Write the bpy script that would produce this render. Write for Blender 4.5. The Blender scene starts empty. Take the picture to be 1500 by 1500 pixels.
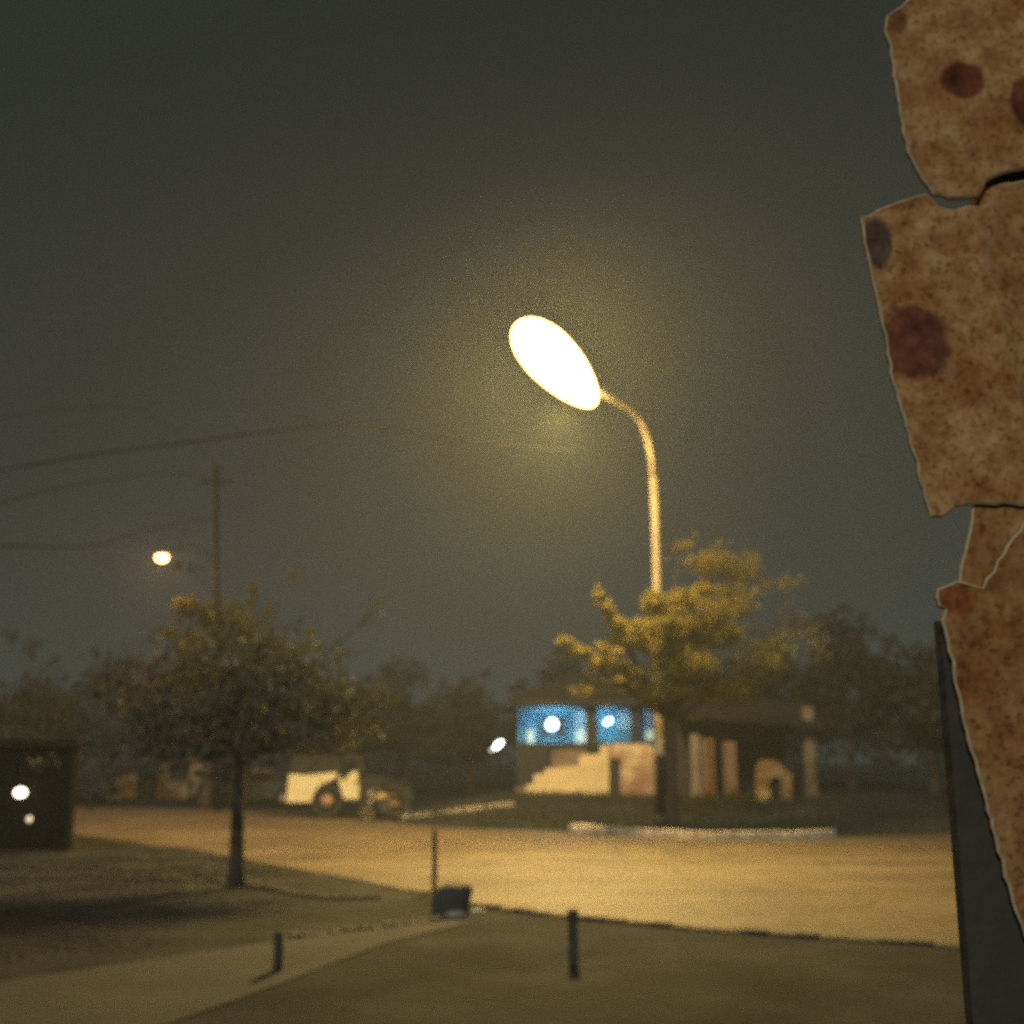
import bpy, math, random
import numpy as np
from mathutils import Vector, Matrix

random.seed(7)
RNG = np.random.default_rng(7)
sc = bpy.context.scene
COL = sc.collection
PI = math.pi

# ------------------------------------------------------------------ camera
F = 1650.0                      # focal length in pixels of the 1500 px photograph
CAMZ = 2.0
TH = math.atan(360.0 / F)       # upward pitch
LENS = 36.0 * F / 1500.0
cam_d = bpy.data.cameras.new('camera')
cam_d.sensor_width = 36.0
cam_d.lens = LENS
cam_d.clip_start = 0.05
cam_d.clip_end = 2000
cam_d.dof.use_dof = True
cam_d.dof.focus_distance = 1.5
cam_d.dof.aperture_fstop = 3.7
cam = bpy.data.objects.new('camera', cam_d)
COL.objects.link(cam)
cam.location = (0, 0, CAMZ)
cam.rotation_euler = (PI / 2 + TH, 0, 0)
sc.camera = cam


def ray(x, y):
    dx, dy = (x - 750) / F, (750 - y) / F
    return (dx, math.cos(TH) - dy * math.sin(TH), math.sin(TH) + dy * math.cos(TH))


def P(x, y, Y):
    """the point of the place seen at photo pixel x, y that stands Y metres ahead"""
    r = ray(x, y)
    t = Y / r[1]
    return Vector((r[0] * t, Y, CAMZ + r[2] * t))


def sstep(a, b, v):
    t = min(1.0, max(0.0, (v - a) / (b - a)))
    return t * t * (3 - 2 * t)


def terrain(x, y):
    bank = 0.62 * sstep(31.8, 42.0, y) * sstep(-4.6, 0.5, x)
    near = 0.05 * math.sin(x * 0.9 + 1.0) * math.sin(y * 0.8) * (1 - sstep(9, 12, y))
    return bank + near


def G(x, y, h=0.0):
    """ground point under photo pixel x, y"""
    r = ray(x, y)
    t = 3.0
    for _ in range(6000):
        px, py, pz = r[0] * t, r[1] * t, CAMZ + r[2] * t
        if pz <= terrain(px, py) + h or py > 300:
            break
        t += 0.02
    return Vector((px, py, terrain(px, py) + h))


# ------------------------------------------------------------------ materials
def mat(name, c1, c2=None, scale=6.0, rough=0.8, bump=0.0, metal=0.0, spec=0.5, detail=6.0, lo=0.35, hi=0.65, c3=None, bscale=None):
    m = bpy.data.materials.new(name)
    m.use_nodes = True
    nt = m.node_tree
    b = nt.nodes['Principled BSDF']
    b.inputs['Roughness'].default_value = rough
    b.inputs['Metallic'].default_value = metal
    b.inputs['Specular IOR Level'].default_value = spec
    if c2 is None:
        c2 = tuple(v * 0.75 for v in c1)
    tc = nt.nodes.new('ShaderNodeTexCoord')
    n = nt.nodes.new('ShaderNodeTexNoise')
    n.inputs['Scale'].default_value = scale
    n.inputs['Detail'].default_value = detail
    n.inputs['Roughness'].default_value = 0.62
    r = nt.nodes.new('ShaderNodeValToRGB')
    r.color_ramp.elements[0].position = lo
    r.color_ramp.elements[1].position = hi
    r.color_ramp.elements[0].color = (*c1, 1)
    r.color_ramp.elements[1].color = (*c2, 1)
    if c3 is not None:
        e = r.color_ramp.elements.new((lo + hi) / 2)
        e.color = (*c3, 1)
    nt.links.new(tc.outputs['Object'], n.inputs['Vector'])
    nt.links.new(n.outputs['Fac'], r.inputs['Fac'])
    nt.links.new(r.outputs['Color'], b.inputs['Base Color'])
    if bump:
        n2 = nt.nodes.new('ShaderNodeTexNoise')
        n2.inputs['Scale'].default_value = bscale or scale * 5
        n2.inputs['Detail'].default_value = 5
        nt.links.new(tc.outputs['Object'], n2.inputs['Vector'])
        bp = nt.nodes.new('ShaderNodeBump')
        bp.inputs['Strength'].default_value = bump
        bp.inputs['Distance'].default_value = 0.03
        nt.links.new(n2.outputs['Fac'], bp.inputs['Height'])
        nt.links.new(bp.outputs['Normal'], b.inputs['Normal'])
    return m


def emit(name, col, strength):
    m = bpy.data.materials.new(name)
    m.use_nodes = True
    b = m.node_tree.nodes['Principled BSDF']
    b.inputs['Base Color'].default_value = (0.8, 0.8, 0.8, 1)
    b.inputs['Emission Color'].default_value = (*col, 1)
    b.inputs['Emission Strength'].default_value = strength
    return m


# ------------------------------------------------------------------ mesh builder
class MB:
    def __init__(self):
        self.v, self.f, self.smooth = [], [], []

    def add(self, vs, fs, smooth=False):
        o = len(self.v)
        self.v += [tuple(p) for p in vs]
        self.f += [tuple(i + o for i in f) for f in fs]
        self.smooth += [smooth] * len(fs)

    def box(self, x0, x1, y0, y1, z0, z1, M=None, bev=0.0):
        if bev > 0:
            # chamfered in plan and elevation: three nested slabs
            b = bev
            pts = []
            rings = [(z0, b), (z0 + b, 0), (z1 - b, 0), (z1, b)]
            for z, i in rings:
                xa, xb, ya, yb = x0 + i, x1 - i, y0 + i, y1 - i
                pts += [(xa + b, ya, z), (xb - b, ya, z), (xb, ya + b, z), (xb, yb - b, z),
                        (xb - b, yb, z), (xa + b, yb, z), (xa, yb - b, z), (xa, ya + b, z)]
            fs = [tuple(range(7, -1, -1)), tuple(range(24, 32))]
            for k in range(3):
                for i in range(8):
                    a, c = k * 8 + i, k * 8 + (i + 1) % 8
                    fs.append((a, c, c + 8, a + 8))
        else:
            pts = [(x0, y0, z0), (x1, y0, z0), (x1, y1, z0), (x0, y1, z0), (x0, y0, z1), (x1, y0, z1), (x1, y1, z1), (x0, y1, z1)]
            fs = [(3, 2, 1, 0), (4, 5, 6, 7), (0, 1, 5, 4), (1, 2, 6, 5), (2, 3, 7, 6), (3, 0, 4, 7)]
        if M is not None:
            pts = [M @ Vector(p) for p in pts]
        self.add(pts, fs)

    def prism(self, pts, y0, y1, M=None):
        """outline in x, z pushed from y0 to y1"""
        n = len(pts)
        vs = [(p[0], y0, p[1]) for p in pts] + [(p[0], y1, p[1]) for p in pts]
        area = sum(pts[i][0] * pts[(i + 1) % n][1] - pts[(i + 1) % n][0] * pts[i][1] for i in range(n))
        front = tuple(range(n)) if area > 0 else tuple(range(n - 1, -1, -1))
        back = tuple(i + n for i in reversed(front))
        fs = [front, back]
        for i in range(n):
            j = (i + 1) % n
            fs.append((j, i, i + n, j + n) if area > 0 else (i, j, j + n, i + n))
        if M is not None:
            vs = [M @ Vector(p) for p in vs]
        self.add(vs, fs)

    def tube(self, pts, rads, seg=10, cap=True):
        pts = [Vector(p) for p in pts]
        if not hasattr(rads, '__len__'):
            rads = [rads] * len(pts)
        vs, fs = [], []
        ref = None
        for i, p in enumerate(pts):
            d = (pts[min(i + 1, len(pts) - 1)] - pts[max(i - 1, 0)]).normalized()
            if ref is None:
                ref = Vector((1, 0, 0)) if abs(d.x) < 0.8 else Vector((0, 1, 0))
            u = (ref - d * ref.dot(d)).normalized()
            w = d.cross(u)
            ref = u
            for k in range(seg):
                a = 2 * PI * k / seg
                vs.append(p + (u * math.cos(a) + w * math.sin(a)) * rads[i])
        for i in range(len(pts) - 1):
            for k in range(seg):
                a, b = i * seg + k, i * seg + (k + 1) % seg
                fs.append((a, b, b + seg, a + seg))
        if cap:
            fs.append(tuple(range(seg - 1, -1, -1)))
            fs.append(tuple(range(len(vs) - seg, len(vs))))
        self.add(vs, fs, True)

    def ball(self, c, r, M=None, seg=16, rings=10, z0=-1.0, z1=1.0):
        """ellipsoid; z0..z1 clips it (in -1..1)"""
        rx, ry, rz = r if hasattr(r, '__len__') else (r, r, r)
        vs, fs = [], []
        a0, a1 = math.asin(z0), math.asin(z1)
        for i in range(rings + 1):
            t = a0 + (a1 - a0) * i / rings
            for k in range(seg):
                a = 2 * PI * k / seg
                vs.append(Vector((rx * math.cos(t) * math.cos(a), ry * math.cos(t) * math.sin(a), rz * math.sin(t))))
        for i in range(rings):
            for k in range(seg):
                a, b = i * seg + k, i * seg + (k + 1) % seg
                fs.append((a, b, b + seg, a + seg))
        fs.append(tuple(range(seg - 1, -1, -1)))
        fs.append(tuple(range(rings * seg, rings * seg + seg)))
        if M is not None:
            vs = [M @ v for v in vs]
        c = Vector(c)
        self.add([v + c for v in vs], fs, True)


def obj(name, mb, material, parent=None, origin=(0, 0, 0)):
    me = bpy.data.meshes.new(name)
    o_ = Vector(origin)
    vs = [(p[0] - o_[0], p[1] - o_[1], p[2] - o_[2]) for p in mb.v]
    me.from_pydata(vs, [], mb.f)
    me.polygons.foreach_set('use_smooth', mb.smooth)
    me.materials.append(material)
    me.update()
    ob = bpy.data.objects.new(name, me)
    COL.objects.link(ob)
    if parent is not None:
        ob.parent = parent
    else:
        ob.location = o_
    return ob


def tag(o, label, cat, group=None, kind=None):
    if label:
        o['label'] = label
    if cat:
        o['category'] = cat
    if group:
        o['group'] = group
    if kind:
        o['kind'] = kind
    return o


def thing(name, label, cat, loc, rotz=0.0, group=None):
    e = bpy.data.objects.new(name, None)
    e.empty_display_size = 0.3
    COL.objects.link(e)
    e.location = loc
    e.rotation_euler = (0, 0, rotz)
    return tag(e, label, cat, group)


def struct(name, mb, material):
    o = obj(name, mb, material)
    o['kind'] = 'structure'
    return o


# ------------------------------------------------------------------ materials used
M_soil = mat('soil', (0.013, 0.016, 0.018), (0.044, 0.047, 0.047), 0.7, 0.95, 0.8, spec=0.12, detail=10, c3=(0.026, 0.029, 0.030), bscale=9)
M_road = mat('asphalt', (0.088, 0.069, 0.044), (0.150, 0.118, 0.074), 0.45, 0.7, 0.35, spec=0.4, bscale=16)

def streaks(m, amount):
    # worn wheel tracks and old patches along the road
    nt = m.node_tree
    b = nt.nodes['Principled BSDF']
    src = b.inputs['Base Color'].links[0].from_socket
    tc = nt.nodes.new('ShaderNodeTexCoord')
    mp = nt.nodes.new('ShaderNodeMapping')
    mp.inputs['Scale'].default_value = (0.10, 0.9, 1.0)
    mp.inputs['Rotation'].default_value = (0, 0, 0.12)
    nt.links.new(tc.outputs['Object'], mp.inputs['Vector'])
    n = nt.nodes.new('ShaderNodeTexNoise')
    n.inputs['Scale'].default_value = 1.3
    n.inputs['Detail'].default_value = 7
    nt.links.new(mp.outputs[0], n.inputs['Vector'])
    v = nt.nodes.new('ShaderNodeTexVoronoi')
    v.feature = 'DISTANCE_TO_EDGE'
    v.inputs['Scale'].default_value = 0.45
    nw = nt.nodes.new('ShaderNodeTexNoise')
    nw.inputs['Scale'].default_value = 1.5
    nt.links.new(tc.outputs['Object'], nw.inputs['Vector'])
    ad = nt.nodes.new('ShaderNodeVectorMath')
    nt.links.new(tc.outputs['Object'], ad.inputs[0])
    nt.links.new(nw.outputs['Color'], ad.inputs[1])
    nt.links.new(ad.outputs[0], v.inputs['Vector'])
    r1 = nt.nodes.new('ShaderNodeMapRange')
    r1.inputs['From Min'].default_value = 0.32
    r1.inputs['From Max'].default_value = 0.66
    r1.inputs['To Min'].default_value = 1 - amount
    r1.inputs['To Max'].default_value = 1.12
    nt.links.new(n.outputs['Fac'], r1.inputs['Value'])
    r2 = nt.nodes.new('ShaderNodeMapRange')
    r2.inputs['From Min'].default_value = 0.0
    r2.inputs['From Max'].default_value = 0.03
    r2.inputs['To Min'].default_value = 0.45
    nt.links.new(v.outputs['Distance'], r2.inputs['Value'])
    mu = nt.nodes.new('ShaderNodeMath')
    mu.operation = 'MULTIPLY'
    nt.links.new(r1.outputs[0], mu.inputs[0])
    nt.links.new(r2.outputs[0], mu.inputs[1])
    mx_ = nt.nodes.new('ShaderNodeMix')
    mx_.data_type = 'RGBA'
    mx_.blend_type = 'MULTIPLY'
    mx_.inputs[0].default_value = 1.0
    nt.links.new(src, mx_.inputs[6])
    nt.links.new(mu.outputs[0], mx_.inputs[7])
    nt.links.new(mx_.outputs[2], b.inputs['Base Color'])


streaks(M_road, 0.42)
M_kerb = mat('kerb_concrete', (0.62, 0.54, 0.40), (0.32, 0.27, 0.20), 2.2, 0.85, 0.3)
M_oldkerb = mat('dirty_kerb', (0.04, 0.035, 0.027), (0.02, 0.018, 0.014), 2.0, 0.9, 0.4)
M_kerb2 = mat('worn_edging', (0.12, 0.105, 0.07), (0.05, 0.045, 0.032), 1.5, 0.9, 0.4)
M_path = mat('beaten_earth', (0.038, 0.040, 0.039), (0.018, 0.020, 0.021), 0.8, 0.95, 0.5, bscale=12)
M_grass = mat('grass_blades', (0.030, 0.034, 0.022), (0.045, 0.045, 0.030), 2.0, 0.8)
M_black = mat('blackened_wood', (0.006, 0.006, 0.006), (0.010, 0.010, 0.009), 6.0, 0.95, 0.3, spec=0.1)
M_steel = mat('galvanised_steel', (0.42, 0.36, 0.26), (0.30, 0.26, 0.19), 3.0, 0.5, 0.05, metal=0.15)
M_housing = mat('lamp_housing', (0.30, 0.29, 0.27), (0.22, 0.21, 0.2), 4.0, 0.5)
M_bark = mat('bark', (0.060, 0.048, 0.035), (0.028, 0.023, 0.018), 5.0, 0.95, 0.8)
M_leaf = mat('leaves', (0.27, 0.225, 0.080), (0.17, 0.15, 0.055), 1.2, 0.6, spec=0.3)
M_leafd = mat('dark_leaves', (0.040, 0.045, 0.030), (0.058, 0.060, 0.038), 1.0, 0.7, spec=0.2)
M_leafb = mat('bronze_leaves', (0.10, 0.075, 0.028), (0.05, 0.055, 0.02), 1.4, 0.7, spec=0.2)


def see_through(m, amount=0.45, gain=1.4):
    # leaves let light through
    nt = m.node_tree
    out = nt.nodes['Material Output']
    b = nt.nodes['Principled BSDF']
    src = b.inputs['Base Color'].links[0].from_socket
    g = nt.nodes.new('ShaderNodeMix')
    g.data_type = 'RGBA'
    g.blend_type = 'MULTIPLY'
    g.inputs[0].default_value = 1.0
    g.inputs[7].default_value = (gain, gain * 1.05, gain * 0.7, 1)
    nt.links.new(src, g.inputs[6])
    t = nt.nodes.new('ShaderNodeBsdfTranslucent')
    nt.links.new(g.outputs[2], t.inputs['Color'])
    mx_ = nt.nodes.new('ShaderNodeMixShader')
    mx_.inputs[0].default_value = amount
    nt.links.new(b.outputs[0], mx_.inputs[1])
    nt.links.new(t.outputs[0], mx_.inputs[2])
    nt.links.new(mx_.outputs[0], out.inputs['Surface'])


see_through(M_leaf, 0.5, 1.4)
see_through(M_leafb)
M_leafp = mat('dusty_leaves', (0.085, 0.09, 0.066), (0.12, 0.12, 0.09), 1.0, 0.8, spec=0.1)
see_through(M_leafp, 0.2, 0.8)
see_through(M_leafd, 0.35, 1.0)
M_wood = mat('weathered_wood', (0.06, 0.05, 0.04), (0.035, 0.03, 0.025), 8.0, 0.9, 0.5)
M_dark = mat('dark_paint', (0.014, 0.014, 0.013), (0.024, 0.023, 0.021), 4.0, 0.6)
M_rubber = mat('rubber', (0.018, 0.017, 0.016), (0.03, 0.028, 0.026), 20.0, 0.85)
M_plaster = mat('yellowed_plaster', (0.80, 0.63, 0.33), (0.42, 0.27, 0.14), 1.1, 0.9, 0.35, lo=0.45, hi=0.78, c3=(0.70, 0.54, 0.28))
M_plaster2 = mat('grey_plaster', (0.30, 0.23, 0.15), (0.17, 0.12, 0.08), 1.3, 0.9, 0.3)
M_blue = mat('blue_wall_paint', (0.020, 0.165, 0.25), (0.010, 0.085, 0.14), 1.5, 0.7, 0.1)
M_paleblue = mat('pale_blue_paint', (0.66, 0.86, 0.90), (0.56, 0.78, 0.85), 2.0, 0.6)
M_roof = mat('old_roof_sheet', (0.014, 0.013, 0.012), (0.028, 0.025, 0.022), 1.2, 0.8, 0.3)
M_glass = mat('dark_glass', (0.015, 0.018, 0.02), (0.02, 0.022, 0.025), 1.0, 0.12)
M_cream = mat('cream_car_paint', (0.74, 0.66, 0.40), (0.62, 0.54, 0.33), 1.6, 0.35, lo=0.4, hi=0.75)
M_rim = mat('rusty_rim', (0.40, 0.26, 0.16), (0.26, 0.17, 0.10), 9.0, 0.6)
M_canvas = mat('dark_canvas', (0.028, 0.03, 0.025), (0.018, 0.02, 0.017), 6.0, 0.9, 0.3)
M_stone = mat('dark_stone', (0.055, 0.055, 0.055), (0.03, 0.03, 0.032), 5.0, 0.85, 0.6)
M_white = mat('whitewash', (0.72, 0.64, 0.48), (0.50, 0.43, 0.31), 3.0, 0.85, 0.3)
M_rim_card = mat('torn_card_core', (0.62, 0.50, 0.30), (0.42, 0.31, 0.17), 40.0, 0.95)
M_pillar = mat('pillar_render', (0.072, 0.062, 0.045), (0.050, 0.043, 0.032), 3.0, 0.95, 0.6, bscale=14)
M_cable = mat('cable_sheath', (0.004, 0.004, 0.004), (0.006, 0.006, 0.006), 5, 0.95, spec=0.1)
E_main = emit('sodium_lamp', (1.0, 0.64, 0.20), 400.0)
E_far = emit('far_sodium_lamp', (1.0, 0.50, 0.17), 1000.0)
E_cool = emit('cool_lamp', (0.55, 0.84, 1.0), 90.0)
E_pale = emit('pale_lamp', (1.0, 0.90, 0.68), 6.0)
E_dim = emit('dim_lamp', (1.0, 0.80, 0.45), 1.0)

# ------------------------------------------------------------------ ground, road, kerbs
xs = sorted(set([-150, -120, -90, -70, -55, -45, -38] + [round(-32 + 0.5 * i, 2) for i in range(129)] + [38, 45, 55, 70, 90, 120, 150]))
ys = sorted(set([-6, -4, -2, 0] + [round(0.5 * i, 2) for i in range(1, 110)] + [58, 62, 70, 80, 95, 115, 140, 175, 220, 280, 350, 400]))
mb = MB()
vs = [(x, y, terrain(x, y)) for y in ys for x in xs]
nx = len(xs)
fs = [(j * nx + i, j * nx + i + 1, (j + 1) * nx + i + 1, (j + 1) * nx + i) for j in range(len(ys) - 1) for i in range(nx - 1)]
mb.add(vs, fs, True)
struct('ground', mb, M_soil)


def flat(p, h):
    return (p.x, p.y, h)


far_edge = [(-330, 1184), (60, 1183), (300, 1184), (430, 1191), (560, 1200), (620, 1206), (720, 1211), (850, 1219), (950, 1227), (1050, 1232), (1220, 1229), (1330, 1224), (1700, 1216)]
near_edge = [(2300, 1455), (1500, 1394), (1250, 1376), (1050, 1363), (930, 1352), (850, 1345), (770, 1336), (700, 1325), (640, 1311), (560, 1297), (470, 1280), (390, 1266), (300, 1247), (230, 1240), (150, 1228), (40, 1215), (-330, 1206)]
mb = MB()
N = 60


def resample(pts, n):
    pts = [Vector((p[0], p[1])) for p in pts]
    L = [0]
    for a, b in zip(pts, pts[1:]):
        L.append(L[-1] + (b - a).length)
    out = []
    for k in range(n):
        t = L[-1] * k / (n - 1)
        for i in range(len(pts) - 1):
            if t <= L[i + 1] + 1e-9:
                out.append(pts[i].lerp(pts[i + 1], (t - L[i]) / max(1e-9, L[i + 1] - L[i])))
                break
    return out


def on_ground(pixels):
    return [G(x, y) for x, y in pixels]


fe = resample([(p.x, p.y) for p in on_ground(far_edge)], N)
ne = resample([(p.x, p.y) for p in on_ground(near_edge)[::-1]], N)
for i in range(N):
    wob = 0.10 * math.sin(i * 1.7) + 0.07 * math.sin(i * 3.1 + 1)
    ne[i] = Vector((ne[i].x, ne[i].y + wob))
vs = []
for i in range(N):
    for k in range(7):
        p = fe[i].lerp(ne[i], k / 6)
        vs.append((p.x, p.y, 0.03 + 0.05 * math.sin(PI * k / 6) if 0 < k < 6 else 0.012))
fs = []
for i in range(N - 1):
    for k in range(6):
        a = i * 7 + k
        fs.append((a, a + 1, a + 8, a + 7))
mb.add(vs, fs, True)
struct('road', mb, M_road)


def strip(name, pixels, w, h, material, n=40, wob=0.02, gap=None):
    """a kerb: stones laid end to end along a ground line"""
    c = resample([(p.x, p.y) for p in on_ground(pixels)], n)
    mb = MB()
    for i in range(n - 1):
        if gap and random.random() < gap:
            continue
        a, b = c[i], c[i + 1]
        d = (b - a)
        L = d.length
        d = d / L
        mid = (a + b) / 2
        z = terrain(mid.x, mid.y)
        M = Matrix.Translation((mid.x + random.uniform(-wob, wob), mid.y + random.uniform(-wob, wob), z)) @ Matrix.Rotation(math.atan2(d.y, d.x) + random.uniform(-0.02, 0.02), 4, 'Z')
        mb.box(-L / 2 + 0.012, L / 2 - 0.012, -w / 2, w / 2, -0.1, h + random.uniform(-0.015, 0.015), M, bev=0.015)
    return struct(name, mb, material)


strip('kerb_far', [(838, 1217), (900, 1222), (980, 1227), (1050, 1230), (1130, 1230), (1222, 1227)], 0.28, 0.19, M_kerb, 16)
strip('kerb_verge', [(590, 1199), (650, 1192), (700, 1186), (752, 1179)], 0.35, 0.10, M_kerb, 12)
strip('kerb_near', [(1500, 1396), (1250, 1378), (1050, 1365), (930, 1354), (850, 1347), (770, 1338), (710, 1329)], 0.18, 0.035, M_oldkerb, 24)
strip('kerb_left', [(60, 1289), (150, 1286), (240, 1289), (330, 1294), (400, 1304), (480, 1318), (560, 1316)], 0.18, 0.045, M_oldkerb, 20)
strip('kerb_path', [(676, 1342), (640, 1347), (590, 1354), (540, 1361), (470, 1369), (400, 1377)], 0.16, 0.025, M_kerb2, 16)

# beaten path running from the kerb end to the lower left
mb = MB()
lo_ = resample([(p.x, p.y) for p in on_ground([(690, 1352), (560, 1385), (420, 1440), (250, 1500), (-50, 1600)])], 24)
up_ = resample([(p.x, p.y) for p in on_ground([(660, 1350), (520, 1366), (380, 1384), (200, 1410), (-150, 1460)])], 24)
vs = []
for i in range(24):
    for k in range(5):
        p = up_[i].lerp(lo_[i], k / 4)
        vs.append((p.x, p.y, terrain(p.x, p.y) + 0.012))
fs = [(i * 5 + k, i * 5 + k + 1, i * 5 + k + 6, i * 5 + k + 5) for i in range(23) for k in range(4)]
mb.add(vs, fs, True)
struct('path', mb, M_path)


# ------------------------------------------------------------------ grass
def inside(poly, x, y):
    c = False
    for i in range(len(poly)):
        a, b = poly[i], poly[i - 1]
        if (a[1] > y) != (b[1] > y) and x < (b[0] - a[0]) * (y - a[1]) / (b[1] - a[1]) + a[0]:
            c = not c
    return c


road_poly = [(p.x, p.y) for p in fe] + [(p.x, p.y) for p in ne[::-1]]
path_poly = [(p.x, p.y) for p in up_] + [(p.x, p.y) for p in lo_[::-1]]


def grass_patch(label, boxes, hmin, hmax):
    mb = MB()
    for (x0, x1, y0, y1, n) in boxes:
        tufts = [(random.uniform(x0, x1), random.uniform(y0, y1)) for _ in range(max(6, n // 60))]
        for _ in range(n):
            if random.random() < 0.75:
                t = random.choice(tufts)
                x, y = random.gauss(t[0], 0.28), random.gauss(t[1], 0.28)
            else:
                x, y = random.uniform(x0, x1), random.uniform(y0, y1)
            if inside(road_poly, x, y) or inside(path_poly, x, y):
                continue
            z = terrain(x, y) - 0.01
            h = random.uniform(hmin, hmax)
            a = random.uniform(0, 2 * PI)
            w = random.uniform(0.006, 0.014) * (1 + y * 0.03)
            ca, sa = math.cos(a), math.sin(a)
            lx, ly = random.gauss(0, 0.35) * h, random.gauss(0, 0.35) * h
            mb.add([(x - ca * w, y - sa * w, z), (x + ca * w, y + sa * w, z), (x + lx * 0.5, y + ly * 0.5, z + h * 0.65), (x + lx, y + ly, z + h)], [(0, 1, 2), (1, 3, 2)])
    o = obj('grass', mb, M_grass)
    tag(o, label, 'grass', kind='stuff')


grass_patch('dark dry grass on the bank between the road and the plastered wall', [(-3, 14, 31, 42.5, 15000)], 0.08, 0.30)
grass_patch('sparse short grass on the bare ground on the near side of the road', [(-11, -4, 12, 22, 9000), (-14, -5, 16, 30, 7000)], 0.02, 0.07)


# ------------------------------------------------------------------ trees
def leaves(mb, c, r, n, size):
    """n leaf faces spread through an uneven clump"""
    d = RNG.normal(size=(n, 3))
    d /= np.linalg.norm(d, axis=1, keepdims=True) + 1e-9
    q = d * (RNG.random((n, 1)) ** 0.45) * np.array(r)
    q += RNG.normal(scale=0.12, size=(n, 3)) * np.array(r)
    ctr = q + np.array(c)
    u = RNG.normal(size=(n, 3))
    u /= np.linalg.norm(u, axis=1, keepdims=True) + 1e-9
    w = np.cross(u, RNG.normal(size=(n, 3)))
    w /= np.linalg.norm(w, axis=1, keepdims=True) + 1e-9
    s = size * (0.6 + 0.8 * RNG.random((n, 1)))
    A = ctr - u * s
    B = ctr + w * s * 0.42
    C = ctr + u * s
    D = ctr - w * s * 0.42
    o = len(mb.v)
    for i in range(n):
        mb.v += [tuple(A[i]), tuple(B[i]), tuple(C[i]), tuple(D[i])]
        mb.f.append((o + 4 * i, o + 4 * i + 1, o + 4 * i + 2, o + 4 * i + 3))
        mb.smooth.append(False)


def tree(name, label, base, clumps, trunk_r, leaf_m, leaf, fork=None, group=None, cat='tree', lean=(0, 0), dens=1.0):
    base = Vector(base)
    root = thing(name, label, cat, base, group=group)
    tb = MB()
    cz = min(c[0][2] for c in clumps)
    fork_z = fork if fork is not None else max(base.z + 0.8, cz - 0.3)
    top = Vector((base.x + lean[0], base.y + lean[1], fork_z))
    tb.tube([base + Vector((0, 0, -0.1)), base + Vector((0, 0, 0.25)) + (top - base) * 0.05, base.lerp(top, 0.5) + Vector((random.uniform(-.06, .06), random.uniform(-.06, .06), 0)), top],
            [trunk_r * 1.35, trunk_r * 1.05, trunk_r * 0.9, trunk_r * 0.72], 9)
    cb = MB()
    for (c, r, n) in clumps:
        c = Vector(c)
        mid = top.lerp(c, 0.55) + Vector((random.uniform(-.15, .15), random.uniform(-.15, .15), -0.12))
        tb.tube([top - Vector((0, 0, 0.15)), mid, c], [trunk_r * 0.5, trunk_r * 0.3, trunk_r * 0.1], 6)
        n = int(n * dens)
        leaves(cb, c, r, n, leaf)
        for _ in range(5):      # twigs that break the outline
            t = c + Vector([random.gauss(0, 1) * v for v in r])
            tb.tube([c, t], [trunk_r * 0.12, trunk_r * 0.04], 4)
            leaves(cb, t, [v * 0.42 for v in r], max(6, n // 14), leaf)
    obj('trunk', tb, M_bark, root, base)
    obj('crown', cb, leaf_m, root, base)
    return root


def pc(x, y, Y, r, n):
    return (tuple(P(x, y, Y)), r, n)


# tree under the street lamp, its top side lit
TB = G(988, 1222)
TD = TB.y + 0.2
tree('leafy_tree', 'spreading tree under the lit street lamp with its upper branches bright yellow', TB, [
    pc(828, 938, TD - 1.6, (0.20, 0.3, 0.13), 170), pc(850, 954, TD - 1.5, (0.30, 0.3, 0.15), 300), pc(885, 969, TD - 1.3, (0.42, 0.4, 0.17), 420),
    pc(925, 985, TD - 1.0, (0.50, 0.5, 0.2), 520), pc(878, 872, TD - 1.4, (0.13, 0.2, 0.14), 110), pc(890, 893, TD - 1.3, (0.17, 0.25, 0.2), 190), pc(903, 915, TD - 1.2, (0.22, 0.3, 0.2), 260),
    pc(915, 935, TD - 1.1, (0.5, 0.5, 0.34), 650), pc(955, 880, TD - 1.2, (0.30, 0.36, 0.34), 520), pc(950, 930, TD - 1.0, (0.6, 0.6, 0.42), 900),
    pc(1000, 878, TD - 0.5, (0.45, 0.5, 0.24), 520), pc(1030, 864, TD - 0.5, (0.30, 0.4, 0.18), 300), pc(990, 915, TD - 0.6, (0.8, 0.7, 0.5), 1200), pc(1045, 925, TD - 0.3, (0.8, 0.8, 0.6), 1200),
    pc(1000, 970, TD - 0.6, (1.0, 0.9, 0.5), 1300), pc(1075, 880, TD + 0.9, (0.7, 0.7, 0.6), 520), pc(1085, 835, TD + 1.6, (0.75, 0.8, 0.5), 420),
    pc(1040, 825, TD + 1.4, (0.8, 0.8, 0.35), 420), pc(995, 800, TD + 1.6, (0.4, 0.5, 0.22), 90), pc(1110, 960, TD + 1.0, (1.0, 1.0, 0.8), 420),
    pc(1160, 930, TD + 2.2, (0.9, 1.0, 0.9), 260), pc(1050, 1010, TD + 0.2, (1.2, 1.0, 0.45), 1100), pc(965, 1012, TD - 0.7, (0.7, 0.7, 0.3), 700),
], 0.14, M_leaf, 0.075, fork=3.1, lean=(0.05, 0.1), dens=1.0)

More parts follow.
